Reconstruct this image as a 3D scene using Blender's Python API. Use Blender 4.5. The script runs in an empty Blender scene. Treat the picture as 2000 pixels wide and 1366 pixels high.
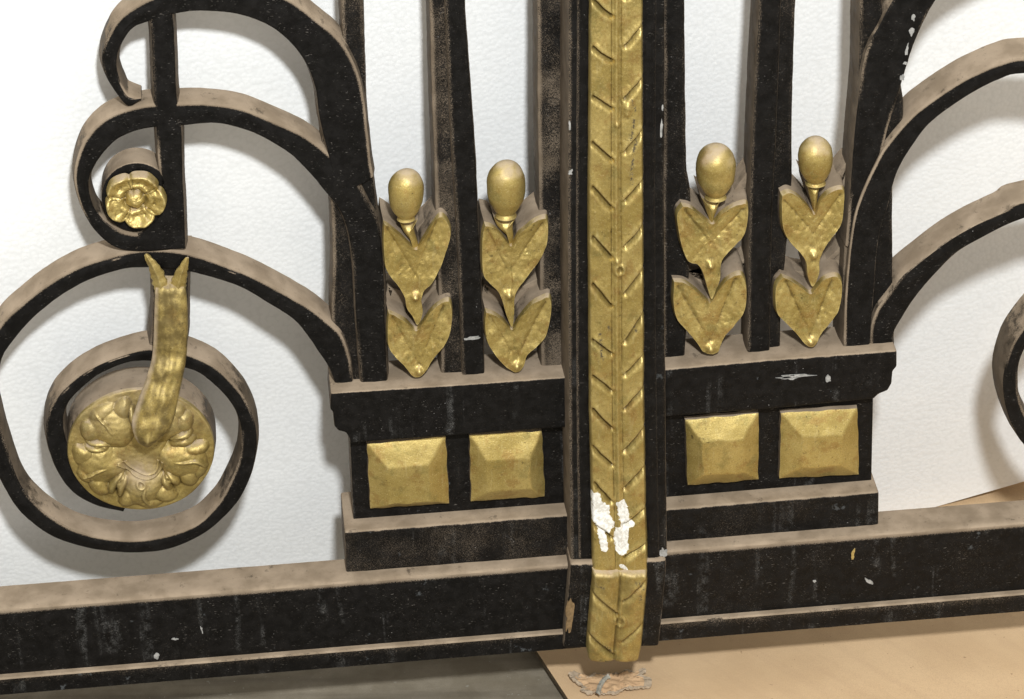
import bpy, bmesh, math, random
import numpy as np
from mathutils import Vector, Matrix, noise
random.seed(7); rng = np.random.RandomState(7)
scene = bpy.context.scene; COL = scene.collection
rad = math.radians

# ------------------------------------------------------------------ camera
PITCH, YAW, ROLL, FPX = rad(32.96), rad(5.2), rad(-1.4), 6000.0
F = Vector((math.sin(YAW)*math.cos(PITCH), math.cos(YAW)*math.cos(PITCH), -math.sin(PITCH)))
r0 = Vector((math.cos(YAW), -math.sin(YAW), 0)); u0 = r0.cross(F)
R = r0*math.cos(ROLL)+u0*math.sin(ROLL); U = -r0*math.sin(ROLL)+u0*math.cos(ROLL)
PXM = 1/2800          # metres per photo pixel at the gate
CAM = -F*FPX*PXM
cd = bpy.data.cameras.new('camera'); cam = bpy.data.objects.new('camera', cd); COL.objects.link(cam)
cam.matrix_world = Matrix(((R.x, U.x, -F.x, CAM.x), (R.y, U.y, -F.y, CAM.y), (R.z, U.z, -F.z, CAM.z), (0, 0, 0, 1)))
cd.sensor_width = 36; cd.lens = FPX/2000*36; cd.clip_start = .01; cd.clip_end = 50
scene.camera = cam
# ------------------------------------------------------------------ light
w = bpy.data.worlds.new('World'); scene.world = w; w.use_nodes = True
bg = w.node_tree.nodes['Background']; bg.inputs[0].default_value = (1.0, .93, .83, 1); bg.inputs[1].default_value = .90
ld = bpy.data.lights.new('camera_flash', 'POINT'); ld.energy = 275; ld.color = (.965, .99, 1); ld.shadow_soft_size = .06
lo = bpy.data.objects.new('camera_flash', ld); COL.objects.link(lo); lo.location = CAM+Vector((.15, .02, .47))
scene.view_settings.view_transform = 'Standard'; scene.view_settings.look = 'None'
scene.view_settings.exposure = 0; scene.view_settings.gamma = 1

def at(px, py, d=0.0):
    """photo pixel -> point on the gate's vertical plane, d metres in front of the bars' face"""
    ray = F+R*((px-1000)/FPX)-U*((py-683)/FPX)
    t = (-d-CAM.y)/ray.y
    return CAM+ray*t
def on_plane(px, py, n, c):
    ray = F+R*((px-1000)/FPX)-U*((py-683)/FPX)
    return CAM+ray*((c-CAM.dot(n))/ray.dot(n))

# ------------------------------------------------------------------ materials
class NT:
    def __init__(s, name):
        s.m = bpy.data.materials.new(name); s.m.use_nodes = True; s.t = s.m.node_tree; s.b = s.t.nodes['Principled BSDF']
    def n(s, ty, **kw):
        x = s.t.nodes.new(ty)
        for k, v in kw.items(): setattr(x, k, v)
        return x
    def l(s, a, b): s.t.links.new(a, b)
    def v(s, x, inp):
        if isinstance(x, (int, float)): inp.default_value = x
        elif isinstance(x, tuple): inp.default_value = x if len(x) == len(inp.default_value) else (*x, 1)
        else: s.l(x, inp)
    def math(s, op, a, b=0.0, c=0.0, clamp=False):
        x = s.n('ShaderNodeMath', operation=op, use_clamp=clamp); s.v(a, x.inputs[0]); s.v(b, x.inputs[1]); s.v(c, x.inputs[2]); return x.outputs[0]
    def ss(s, a, lo, hi, o0=0., o1=1.):
        x = s.n('ShaderNodeMapRange', interpolation_type='SMOOTHSTEP'); s.v(a, x.inputs[0])
        for i, q in enumerate((lo, hi, o0, o1)): x.inputs[i+1].default_value = q
        return x.outputs[0]
    def mix(s, f, a, b):
        x = s.n('ShaderNodeMix', data_type='RGBA'); s.v(f, x.inputs[0]); s.v(a, x.inputs[6]); s.v(b, x.inputs[7]); return x.outputs[2]
    def co(s, scale=(1, 1, 1), rot=(0, 0, 0)):
        tc = s.n('ShaderNodeTexCoord'); mp = s.n('ShaderNodeMapping'); s.l(tc.outputs['Object'], mp.inputs[0])
        mp.inputs['Scale'].default_value = scale; mp.inputs['Rotation'].default_value = rot; return mp.outputs[0]
    def noise(s, sc, det=3, rough=.5, vec=None, dist=0):
        x = s.n('ShaderNodeTexNoise'); x.inputs['Scale'].default_value = sc; x.inputs['Detail'].default_value = det
        x.inputs['Roughness'].default_value = rough; x.inputs['Distortion'].default_value = dist
        s.l(vec if vec is not None else s.co(), x.inputs['Vector']); return x.outputs[0]
    def bump(s, h, dist, strength=1, nrm=None):
        x = s.n('ShaderNodeBump'); x.inputs['Distance'].default_value = dist; x.inputs['Strength'].default_value = strength
        s.l(h, x.inputs['Height'])
        if nrm is not None: s.l(nrm, x.inputs['Normal'])
        return x.outputs[0]
    def attr(s, name, ty='GEOMETRY'):
        x = s.n('ShaderNodeAttribute', attribute_name=name, attribute_type=ty); return x.outputs['Fac']
    def normal(s):
        g = s.n('ShaderNodeNewGeometry'); x = s.n('ShaderNodeSeparateXYZ'); s.l(g.outputs['Normal'], x.inputs[0]); return x.outputs
DUST_A, DUST_B = (.205, .158, .110), (.300, .236, .170)

def mat_iron():
    s = NT('dusty_black_iron')
    nx, ny, nz = s.normal()
    fine = s.noise(1500, 2, .7); mid = s.noise(140, 4, .6); low = s.noise(22, 3, .55)
    grain = s.noise(2600, 1, .6)
    # dust lies on everything that does not face straight out or down
    e = s.math('MULTIPLY', s.math('SUBTRACT', fine, .5), .5)
    e = s.math('ADD', e, s.math('MULTIPLY', s.math('SUBTRACT', mid, .5), .8))
    up = s.ss(s.math('ADD', nz, e), .30, .62)
    side = s.ss(s.math('ADD', s.math('ABSOLUTE', nx), e), .62, .98, 0, .42)
    dn = s.ss(s.math('ADD', nz, e), -.75, -.2)
    side = s.math('MULTIPLY', side, dn)
    hole = s.ss(s.noise(95, 5, .7, s.co((1, 1, 1), (1, 0, 2))), .60, .72, 1, .45)
    d = s.math('MULTIPLY', s.math('MAXIMUM', up, side), hole)
    # light powdering on front faces
    od = s.attr('dust', 'OBJECT'); vd = s.attr('dustv')
    pw = s.math('MULTIPLY', od, s.ss(low, .32, .68, .4, 1.25))
    th = s.math('SUBTRACT', s.math('SUBTRACT', .69, s.math('MULTIPLY', pw, .22)), s.math('MULTIPLY', vd, .52))
    gr = s.math('ADD', s.math('MULTIPLY', grain, .5), s.math('MULTIPLY', fine, .5))
    pd = s.ss(s.math('SUBTRACT', gr, th), -.03, .10)
    pd = s.math('MULTIPLY', pd, s.math('ADD', .42, s.math('MULTIPLY', vd, .5)), clamp=True)
    haze = s.math('ADD', s.math('MULTIPLY', pw, .010), s.math('MULTIPLY', s.attr('coat', 'OBJECT'), s.ss(mid, .25, .5, .6, 1)))
    d2 = s.math('MAXIMUM', d, s.math('ADD', pd, haze), clamp=True)
    base = s.mix(s.ss(mid, .35, .7), (.0030, .0028, .0027), (.0062, .0056, .0052))
    # water runs
    st = s.noise(1, 3, .55, s.co((85, 85, 4)), .3)
    run = s.math('MULTIPLY', s.ss(st, .56, .66), s.ss(s.noise(30, 2), .44, .56))
    run = s.math('MULTIPLY', run, s.ss(mid, .35, .6))
    run = s.math('MULTIPLY', run, s.attr('runs', 'OBJECT'))
    base = s.mix(s.math('MULTIPLY', s.math('MULTIPLY', run, s.ss(fine, .42, .6)), .55), base, (.13, .13, .125))
    # small sideways flakes and specks
    fl = s.noise(1, 2, .5, s.co((420, 420, 1500)), .4)
    fl = s.math('MULTIPLY', s.ss(fl, .67, .73), s.ss(s.noise(60, 2), .36, .56))
    base = s.mix(s.math('MULTIPLY', fl, .32), base, (.26, .24, .21))
    sp = s.noise(800, 1, .4); sp = s.math('MULTIPLY', s.ss(sp, .775, .80), s.ss(s.noise(30, 2), .52, .62))
    base = s.mix(s.math('MULTIPLY', sp, .4), base, (.55, .54, .52))
    blu = s.math('MULTIPLY', s.ss(s.noise(75, 5, .65), .66, .72), s.attr('runs', 'OBJECT'))
    base = s.mix(s.math('MULTIPLY', blu, .35), base, (.19, .21, .22))
    dc = s.mix(s.ss(s.noise(60, 3), .3, .7), DUST_A, DUST_B)
    dc = s.mix(s.math('MULTIPLY', s.ss(s.noise(420, 2), .66, .72), .35), dc, (.16, .12, .09))
    col = s.mix(d2, base, dc)
    s.l(col, s.b.inputs['Base Color'])
    s.l(s.math('ADD', s.ss(mid, .3, .7, .40, .62), s.math('MULTIPLY', d2, .5), clamp=True), s.b.inputs['Roughness'])
    s.b.inputs['Specular IOR Level'].default_value = .16
    h = s.math('ADD', s.math('MULTIPLY', mid, .7), s.math('MULTIPLY', fine, .12))
    s.l(s.bump(h, .0012, .6), s.b.inputs['Normal'])
    return s.m

def mat_gold():
    s = NT('old_gold_paint')
    nx, ny, nz = s.normal()
    fine = s.noise(1800, 2, .6); mid = s.noise(190, 4, .6); low = s.noise(35, 3, .6)
    st = s.noise(1, 3, .6, s.co((260, 260, 45)))
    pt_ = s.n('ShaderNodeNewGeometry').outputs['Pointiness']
    base = s.mix(s.ss(low, .3, .7), (.345, .255, .072), (.475, .365, .125))
    base = s.mix(s.ss(s.noise(75, 4, .65), .52, .66, 0, .55), base, (.30, .175, .050))
    base = s.mix(s.ss(s.noise(60, 4, .65, s.co((1, 1, 1), (1, 2, 3))), .54, .68, 0, .5), base, (.20, .175, .055))
    base = s.mix(s.ss(s.noise(1300, 3, .7), .50, .68, 0, .45), base, (.16, .105, .03))
    base = s.mix(s.ss(s.noise(1000, 3, .7, s.co((1, 1, 1), (2, 1, 0))), .56, .70, 0, .6), base, (.66, .55, .27))
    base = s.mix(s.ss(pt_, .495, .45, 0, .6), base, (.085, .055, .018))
    base = s.mix(s.ss(pt_, .52, .56, 0, .35), base, (.60, .49, .22))
    base = s.mix(s.ss(mid, .58, .75, 0, .45), base, (.27, .18, .055))
    base = s.mix(s.math('MULTIPLY', s.ss(st, .58, .72), .3), base, (.54, .45, .21))
    # rubbed dark spots
    dk = s.math('MULTIPLY', s.ss(s.noise(330, 4, .65), .62, .70), s.ss(s.noise(40, 2), .42, .58))
    base = s.mix(s.math('MULTIPLY', dk, .65), base, (.035, .025, .012))
    mark = s.math('MULTIPLY', s.attr('mark'), s.ss(s.noise(500, 3, .7), .47, .53))
    base = s.mix(mark, base, (.03, .022, .015))
    gm = s.attr('grimy', 'OBJECT')
    base = s.mix(s.math('MULTIPLY', gm, s.ss(s.noise(90, 5, .7, s.co((1, 1, 1), (3, 1, 2))), .36, .62, .25, 1)), base, (.115, .082, .028))
    dustv = s.attr('dustv')
    e = s.math('ADD', s.math('MULTIPLY', s.math('SUBTRACT', fine, .5), .35), s.math('MULTIPLY', s.math('SUBTRACT', mid, .5), .45))
    d = s.ss(s.math('ADD', nz, e), .62, 1.05)
    d = s.math('MAXIMUM', d, s.math('MULTIPLY', dustv, s.ss(mid, .3, .6, .55, 1)), clamp=True)
    d = s.math('MULTIPLY', d, .88)
    col = s.mix(d, base, (.40, .315, .225))
    wh = s.ss(s.math('ADD', s.attr('patch'), s.math('MULTIPLY', s.math('SUBTRACT', s.noise(240, 5, .65), .5), 1.0)), .46, .54)
    col = s.mix(wh, col, s.mix(s.ss(s.noise(300, 4, .7), .38, .62), (.80, .79, .75), (.56, .54, .48)))
    s.l(col, s.b.inputs['Base Color'])
    inv = s.math('SUBTRACT', 1, s.math('MAXIMUM', s.math('MAXIMUM', d, wh), mark), clamp=True)
    s.l(s.math('MULTIPLY', inv, .62), s.b.inputs['Metallic'])
    s.l(s.math('ADD', s.ss(inv, 0, 1, .85, .42), s.math('MULTIPLY', gm, .14), clamp=True), s.b.inputs['Roughness'])
    h = s.math('ADD', s.math('MULTIPLY', mid, .8), s.math('MULTIPLY', fine, .55))
    h = s.math('ADD', h, s.math('MULTIPLY', s.noise(700, 3, .7), .45))
    h = s.math('ADD', h, s.math('MULTIPLY', wh, .35))
    s.l(s.bump(h, .0008, .28), s.b.inputs['Normal'])
    return s.m

def mat_foam():
    s = NT('white_bead_foam')
    v = s.n('ShaderNodeTexVoronoi', feature='SMOOTH_F1'); v.inputs['Scale'].default_value = 300; v.inputs['Smoothness'].default_value = .35
    s.l(s.co(), v.inputs['Vector'])
    low = s.noise(9, 3, .5)
    col = s.mix(s.ss(low, .3, .7), (.80, .81, .81), (.85, .855, .845))
    col = s.mix(s.ss(v.outputs['Distance'], .45, .8, 0, .30), col, (.70, .71, .70))
    s.l(col, s.b.inputs['Base Color']); s.b.inputs['Roughness'].default_value = .55; s.b.inputs['Specular IOR Level'].default_value = .35
    h = s.math('SUBTRACT', 1, v.outputs['Distance'])
    n1 = s.bump(h, .0008, .28)
    s.l(s.bump(s.noise(14, 2, .5), .004, .12, n1), s.b.inputs['Normal'])
    return s.m

def mat_simple(name, ca, cb, sc, rough=.8, bscale=200, bd=.0006, specks=None, stripes=None, spec=.3):
    s = NT(name)
    col = s.mix(s.ss(s.noise(sc, 4, .6), .3, .7), ca, cb)
    if stripes:
        sc3, rz, colr, amt = stripes
        tc = s.n('ShaderNodeTexCoord'); m1 = s.n('ShaderNodeMapping'); m2 = s.n('ShaderNodeMapping')
        s.l(tc.outputs['Object'], m1.inputs[0]); m1.inputs['Rotation'].default_value = (0, 0, rz); s.l(m1.outputs[0], m2.inputs[0]); m2.inputs['Scale'].default_value = sc3
        st = s.noise(1, 3, .55, m2.outputs[0])
        col = s.mix(s.math('MULTIPLY', s.ss(st, .45, .72), amt), col, colr)
    if specks:
        col = s.mix(s.math('MULTIPLY', s.ss(s.noise(specks[0], 2, .5), specks[1], specks[1]+.03), .8), col, specks[2])
    g = s.noise(1800, 1, .5)
    col = s.mix(s.ss(g, .4, .7, 0, .16), col, (0.05, .04, .03))
    s.l(col, s.b.inputs['Base Color']); s.b.inputs['Roughness'].default_value = rough; s.b.inputs['Specular IOR Level'].default_value = spec
    s.l(s.bump(s.noise(bscale, 4, .6), bd, .6), s.b.inputs['Normal'])
    return s.m

IRON = mat_iron(); GOLD = mat_gold(); FOAM = mat_foam()
CARD = mat_simple('brown_cardboard', (.51, .355, .205), (.57, .405, .240), 14, .85, 260, .0004, (300, .74, (.25, .16, .08)), ((110, 5, 5), rad(-38), (.40, .27, .165), .16))
CARDEDGE = mat_simple('cardboard_edge', (.05, .035, .02), (.10, .07, .04), 200)
FLOORM = mat_simple('grey_dirty_concrete', (.165, .140, .100), (.235, .205, .155), 30, .8, 120, .001, (260, .70, (.26, .24, .2)), ((6, 60, 6), .1, (.075, .062, .045), .5))
SCRAP = mat_simple('torn_board_paper', (.32, .25, .175), (.44, .35, .25), 90, .9, 500, .0008, (500, .7, (.2, .15, .1)))
SCRAPC = mat_simple('torn_board_face', (.46, .30, .17), (.53, .355, .20), 60, .85, 400, .0006)
TAPE = mat_simple('grey_tape', (.25, .24, .20), (.34, .33, .28), 120, .3, 300, .0008, spec=.6)
CHIP = mat_simple('bare_white_primer', (.20, .20, .19), (.36, .355, .34), 300)
RUST = mat_simple('brown_scuff', (.13, .085, .04), (.22, .145, .07), 300, .7, 600, .001)

# ------------------------------------------------------------------ objects
def tagt(o, label, cat, group=None):
    o['label'] = label; o['category'] = cat
    if group: o['group'] = group
def empty(name, loc, label, cat):
    o = bpy.data.objects.new(name, None); COL.objects.link(o); o.location = loc; o.empty_display_size = .05; tagt(o, label, cat); return o
def wloc(o):
    v = Vector((0, 0, 0))
    while o is not None: v += o.location; o = o.parent
    return v
def build(name, verts, faces, mats, parent=None, fm=None, smooth=None, attrs=None, **props):
    off = wloc(parent) if parent else Vector((0, 0, 0))
    me = bpy.data.meshes.new(name); me.from_pydata([tuple(Vector(v)-off) for v in verts], [], faces)
    for m in (mats if isinstance(mats, (list, tuple)) else [mats]): me.materials.append(m)
    if fm is not None: me.polygons.foreach_set('material_index', fm)
    if attrs:
        for k, a in attrs.items():
            at_ = me.attributes.new(k, 'FLOAT', 'POINT'); at_.data.foreach_set('value', np.asarray(a, dtype=np.float32))
    me.update()
    bm = bmesh.new(); bm.from_mesh(me); bmesh.ops.recalc_face_normals(bm, faces=bm.faces); bm.to_mesh(me); bm.free()
    if smooth is not None:
        me.shade_smooth()
        if smooth > 0: me.set_sharp_from_angle(angle=rad(smooth))
    o = bpy.data.objects.new(name, me); COL.objects.link(o); o.parent = parent
    for k, v in props.items(): o[k] = v
    return o

def catmull(P, n):
    P = np.asarray(P, float); k = len(P); out = []
    E = np.vstack([2*P[0]-P[1], P, 2*P[-1]-P[-2]])
    for i in range(k-1):
        p0, p1, p2, p3 = E[i:i+4]
        seg = np.linalg.norm((p2-p1)[:2]); m = max(2, int(round(seg/n)))
        for j in range(m):
            t = j/m
            out.append(.5*((2*p1)+(-p0+p2)*t+(2*p0-5*p1+4*p2-p3)*t*t+(-p0+3*p1-3*p2+p3)*t**3))
    out.append(P[-1]); return np.array(out)
def nz(x, z, s, k=0): return noise.noise(Vector((x*s+k*7.3, k*3.1, z*s)))

def ribbon(name, pairs, d0=0.0, thick=.033, bev=.0014, bulge0=.0016, parent=None, metric=False, front_edge=False, smoothstep=9, **props):
    """Iron strap swept between an (edge A, edge B) list; face in front, drafted sides behind."""
    P = catmull([(*a, *b) for a, b in pairs], smoothstep) if not metric else catmull(pairs, .0035)
    V = []; Fc = []; DV = []; k = 0
    for i, q in enumerate(P):
        if metric: A = Vector((q[0], -d0, q[1])); B = Vector((q[2], -d0, q[3]))
        else: A = at(q[0], q[1], d0); B = at(q[2], q[3], d0)
        W = (B-A).length; n = (B-A)/max(W, 1e-6)
        A = A+n*(nz(A.x, A.z, 60, 1)*.00025+nz(A.x, A.z, 240, 4)*.0002); B = B+n*(nz(B.x, B.z, 60, 2)*.00025+nz(B.x, B.z, 240, 5)*.0002)
        b = min(bev, W*.3); bulge = min(bulge0, W*.22); e2 = min(.0034, W*.25)
        ea = .12+.85*max(0, -n.z)**.6 if n.z < 0 else .12*(1-n.z); eb = .12+.85*max(0, n.z)**.6 if n.z > 0 else .12*(1+n.z)
        # profile: (offset from A along n, depth back)
        pr = [(-bulge*.9, thick), (-bulge, thick*.55), (-bulge*.15, b*1.3), (b*.25, b*.35), (b, 0.)]
        pts = [A+n*o+Vector((0, y, 0)) for o, y in pr]
        pts += [A+n*e2]; pts += [A.lerp(B, t)+Vector((0, -.00035*math.sin(t*math.pi)+nz(A.x, A.z+t, 90, 3)*.00035, 0)) for t in (.33, .5, .67)]
        pts += [B-n*e2]; pts += [B-n*o+Vector((0, y, 0)) for o, y in reversed(pr)]
        V += pts; k = len(pts); DV += [0, 0, 0, ea, ea]+[0]*5+[eb, eb, 0, 0, 0]
    m = len(P)
    for i in range(m-1):
        for j in range(k):
            a = i*k+j; b_ = i*k+(j+1) % k
            Fc.append((a, b_, b_+k, a+k))
    Fc.append(tuple(range(k))); Fc.append(tuple((m-1)*k+j for j in range(k)))
    return build(name, V, Fc, IRON, parent, smooth=24, attrs={'dustv': DV}, **props)

def slab(name, outline, d0, d1, bev=.0016, parent=None, mat=None, metric=False, dustfn=None, **props):
    """Cast block: outline at depth d0 (front) back to d1, eased edges, finely gridded faces are not needed."""
    pts = [at(x, y, d0) for x, y in outline] if not metric else [Vector((x, -d0, z)) for x, z in outline]
    bm = bmesh.new(); vs = [bm.verts.new(p) for p in pts]; f = bm.faces.new(vs)
    r = bmesh.ops.extrude_face_region(bm, geom=[f]); nv = [g for g in r['geom'] if isinstance(g, bmesh.types.BMVert)]
    for v in nv: v.co.y = -d1
    bmesh.ops.recalc_face_normals(bm, faces=bm.faces)
    ed = [e for e in bm.edges if not (all(abs(v.co.y+d1) < 1e-6 for v in e.verts))]
    bmesh.ops.bevel(bm, geom=ed, offset=bev, segments=3, profile=.6, affect='EDGES', clamp_overlap=True)
    bm.normal_update(); ff = max(bm.faces, key=lambda f: f.calc_area()*(1 if f.normal.y < -.9 else 0)); rim = list(ff.verts); c_ = ff.calc_center_median()
    bmesh.ops.inset_region(bm, faces=[ff], thickness=.0030, use_even_offset=True)
    inner = set(ff.verts); rimset = {v for v in rim if v not in inner}
    bm.verts.ensure_lookup_table(); bm.verts.index_update(); DV = [0.]*len(bm.verts); xs = [v.co.x for v in rim]; zs_ = [v.co.z for v in rim]; zt_ = max(zs_)
    for v in rimset:
        tp = zt_-v.co.z < (zt_-min(zs_))*.5
        DV[v.index] = .95 if tp else .45
    V = [v.co.copy() for v in bm.verts]; Fc = [tuple(v.index for v in f.verts) for f in bm.faces]; bm.free()
    return build(name, V, Fc, mat or IRON, parent, smooth=40, attrs={'dustv': DV}, **props)

def star_relief(name, outline_px, centre_px, hfun, d0, back, parent, rings=34, step=3.0, depth_hint=0., dustf=None, **props):
    """Gilded relief over a star-shaped outline with a black iron backing going back to `back`."""
    O = catmull(list(outline_px)+[outline_px[0]], step)[:-1]; n = len(O)
    V = []; A = []; c = np.array(centre_px, float)
    V.append(None)
    def put(px, py, r):
        p = at(px, py, d0); h = hfun(px, py, r); q = Vector((p.x, p.y-h, p.z)); A.append(dustf(px, py) if dustf else 0.); return q
    V[0] = put(c[0], c[1], 0.)
    rs = [1-(1-i/rings)**1.15 for i in range(1, rings+1)]
    for r in rs:
        for q in O: x, y = c+(q-c)*r; V.append(put(x, y, r))
    Fc = []; fm = []
    for j in range(n): Fc.append((0, 1+j, 1+(j+1) % n)); fm.append(0)
    for i in range(rings-1):
        for j in range(n):
            a = 1+i*n+j; b = 1+i*n+(j+1) % n; Fc.append((a, b, b+n, a+n)); fm.append(0)
    base = 1+(rings-1)*n; L = len(V)
    cm = at(c[0], c[1], d0)
    for dd, grow in ((d0-.0012, .0006), (d0-.5*(d0-back), .0022), (back, .002)):
        for j in range(n):
            p = V[base+j]; out = Vector((p.x-cm.x, 0, p.z-cm.z)).normalized()
            V.append(Vector((p.x, -dd, p.z))+out*grow); A.append(0.)
    for j in range(n):
        jj = (j+1) % n
        Fc.append((base+j, base+jj, L+jj, L+j)); fm.append(0)
        for s_ in range(2): Fc.append((L+s_*n+j, L+s_*n+jj, L+(s_+1)*n+jj, L+(s_+1)*n+j)); fm.append(1)
    Fc.append(tuple(L+2*n+j for j in range(n))); fm.append(1)
    return build(name, V, Fc, [GOLD, IRON], parent, fm=fm, smooth=50, attrs={'dustv': A}, **props)

def zs(pts, sc, ox, oy): return [(ox+x/sc, oy+y/sc) for x, y in pts]
def seg_dist(x, y, a, b):
    ax, ay = a; bx, by = b; dx, dy = bx-ax, by-ay; L = dx*dx+dy*dy
    t = max(0, min(1, ((x-ax)*dx+(y-ay)*dy)/L)); return math.hypot(x-ax-t*dx, y-ay-t*dy), t

# ================================================================== gate, left leaf
LG = empty('gate_leaf', at(600, 1320, 0), 'left leaf of black iron gate, its scrolls holding a gilded rosette and small flower', 'gate leaf')
RG = empty('gate_leaf', at(1650, 1230, 0), 'right leaf of black iron gate, its scrolls bare and cut off by the picture edge', 'gate leaf')
PX = at(1205, 600, 0).x
def mir(px, py, d, dx): p = at(px, py, d); return (2*PX-p.x+dx, p.z)

S1 = [((277,194),(276,192)),((250,209),(252,186)),((222,176),(240,168)),((202,140),(230,140)),((198,112),(230,110)),((207,78),(239,84)),((232,36),(258,58)),((272,6),(290,44)),((330,-18),(342,28)),((400,-32),(400,23)),((480,-25),(470,30)),((560,-5),(531,55)),((622,40),(571,88)),((668,82),(600,130)),((697,135),(617,180)),((711,190),(624,234)),((718,250),(640,300)),((724,310),(652,350)),((730,345),(668,380))]
S2 = [((361,484),(352,452)),((300,492),(300,450)),((234,488),(264,457)),((190,457),(226,447)),((160,410),(190,415)),((145,355),(174,370)),((150,308),(180,334)),((172,262),(205,297)),((215,225),(238,268)),((275,206),(293,251)),((344,201),(357,246)),((403,201),(421,242)),((469,210),(470,252)),((531,234),(515,270)),((600,267),(568,303)),((659,315),(608,343)),((697,355),(632,372)),((721,399),(660,407)),((741,440),(677,448)),((749,511),(688,511)),((752,600),(694,605)),((755,680),(699,680)),((757,752),(705,752))]
S3 = [((690,752),(655,752)),((684,700),(642,718)),((668,655),(622,688)),((641,628),(601,657)),((604,599),(575,627)),((549,567),(528,596)),((476,531),(460,558)),((384,498),(378,534)),((320,487),(318,525)),((256,490),(258,525)),((201,504),(215,534)),((146,523),(165,552)),((92,554),(112,584)),((46,589),(72,616)),((0,633),(32,658)),((-32,690),(2,705)),((-48,760),(-10,765)),((-38,840),(2,832)),((-15,905),(22,900)),((8,953),(42,950)),((36,997),(72,986)),((75,1032),(107,1013)),((118,1056),(147,1036)),((190,1075),(205,1050)),((262,1081),(268,1054)),((332,1073),(328,1044)),((402,1041),(385,1022)),((455,993),(425,983)),((485,943),(452,935)),((499,895),(468,892)),((502,850),(471,850)),((494,813),(466,818)),((476,774),(448,784)),((439,731),(415,750)),((403,705),(385,728)),((350,686),(345,716)),((310,681),(305,708)),((282,681),(275,706)),((238,692),(240,712)),((183,714),(197,731)),((139,743),(162,757)),((106,780),(135,786)),((91,818),(124,818)),((90,855),(128,853)),((99,891),(140,885)),((115,928),(155,915)),((142,962),(188,945)),((186,988),(225,965)),((240,1001),(250,980))]
ribbon('scroll', S1, .0039, .0175, parent=LG, label='topmost scroll, open curl at its left end')
ribbon('scroll', S2, .0034, .0180, parent=LG, label='middle scroll curling round the small gilded flower')
ribbon('scroll', S3, .0022, .0205, parent=LG, label='lowest and largest scroll, spiralling round the rosette')
# upright behind the scrolls
ribbon('upright_bar', [((286,-220),(338,-220)),((288,0),(337,0)),((295,73),(341,73)),((300,190),(346,190)),((305,256),(355,253)),((308,311),(357,330)),((312,370),(359,380)),((300,425),(361,430)),((270,455),(362,460)),((262,486),(363,486))], .0036, .020, parent=LG)
ribbon('upright_bar', [((299,500),(372,500)),((298,560),(368,560)),((298,620),(367,620)),((294,660),(367,660)),((290,694),(360,700))], -.0005, .027, parent=LG, dust=.5)
# stile + bars
ribbon('stile', [((664,-250),(700,-250)),((666,0),(709,0)),((668,90),(712,90)),((645,200),(715,200)),((628,262),(719,262)),((640,330),(726,330)),((647,420),(738,420)),((650,520),(748,520)),((647,600),(751,600)),((650,680),(754,680)),((653,752),(757,752))], -.0012, .022, bulge0=.0010, parent=LG, dust=.55)
ribbon('bar', [((824,-250),(896,-250)),((838,0),(907,0)),((842,150),(916,150)),((847,300),(928,300)),((851,420),(933,420)),((856,560),(940,560)),((860,660),(943,660)),((862,738),(946,738))], -.0020, .021, bulge0=.0010, parent=LG, dust=.75)
ribbon('bar_rib', [((858,-250),(898,-250)),((869,0),(908,0)),((874,110),(915,110)),((882,290),(928,290)),((889,400),(933,400)),((897,560),(941,560)),((903,740),(947,740))], .0022, .012, bulge0=.0006, parent=LG, dust=.1)
ribbon('stile', [((1042,-250),(1118,-250)),((1049,0),(1118,0)),((1050,200),(1118,200)),((1053,400),(1120,400)),((1055,560),(1120,560)),((1057,722),(1120,722))], -.0020, .021, bulge0=.0010, parent=LG, dust=.95, label='meeting stile beside the gilded post, powdered with brown dust')
# plinth
CAPL = [(646,768),(900,752),(1120,736),(1120,834),(900,850),(684,866),(683,858),(676,846),(661,842),(653,833),(650,805),(645,800)]
slab('plinth_cap', CAPL, .0145, -.022, .0018, LG, dust=.12, runs=1.)
slab('plinth_block', [(683,848),(1122,815),(1122,1010),(691,1040)], .0012, -.030, .0012, LG, dust=.28, runs=.7)
slab('plinth_base', [(673,1040),(1124,1005),(1126,1090),(676,1122)], .0165, -.0325, .0022, LG, dust=.62, runs=.6)
def mline(px0, py0, px1, py1, d, x): # z of the line at metric x
    a = at(px0, py0, d); b = at(px1, py1, d); return a.z+(b.z-a.z)*(x-a.x)/(b.x-a.x)
zt = at(700, 1134.5, .0275).z; zl = at(700, 1260.5, .0275).z; zb = at(700, 1302, .0320).z
XL, XR = -.62, .80
xl1 = at(1110, 1160, .0275).x; xr0 = at(1297, 1150, .0275).x
def rail(G, x0, x1, za, zm, zc, **kw):
    n = int(abs(x1-x0)/.004); V = []; Fc = []
    prof = [(.0005, za), (.020, za+.0002), (.0245, za-.0001), (.0262, za-.0006), (.0272, za-.0018), (.0276, za-.0055), (.0276, (za+zm)/2), (.0276, zm+.0022), (.0276, zm), (.0312, zm-.0002), (.0322, zm-.0014), (.0322, (zm+zc)/2), (.0322, zc+.001), (.0312, zc), (.0005, zc)]
    k = len(prof); dvp = [0, 0, .5, 1, .95, 0, 0, 0, .0, .3, .25, 0, 0, 0, 0]; DV = []
    for i in range(n+1):
        DV += dvp; x = x0+(x1-x0)*i/n
        for j, (d, z) in enumerate(prof):
            e = nz(x, z, 50, j % 3)*.0003+nz(x, z, 260, j)*.00022
            if 1 <= j <= 5: e *= 1.2
            V.append((x, -d-e*.6, z+e*(1 if j not in (6, 8, 11) else .3)))
    for i in range(n):
        for j in range(k):
            a = i*k+j; b = i*k+(j+1) % k; Fc.append((a, b, b+k, a+k))
    Fc += [tuple(range(k)), tuple(n*k+j for j in range(k))]
    return build('bottom_rail', V, Fc, IRON, G, smooth=30, attrs={'dustv': DV}, **kw)
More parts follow.
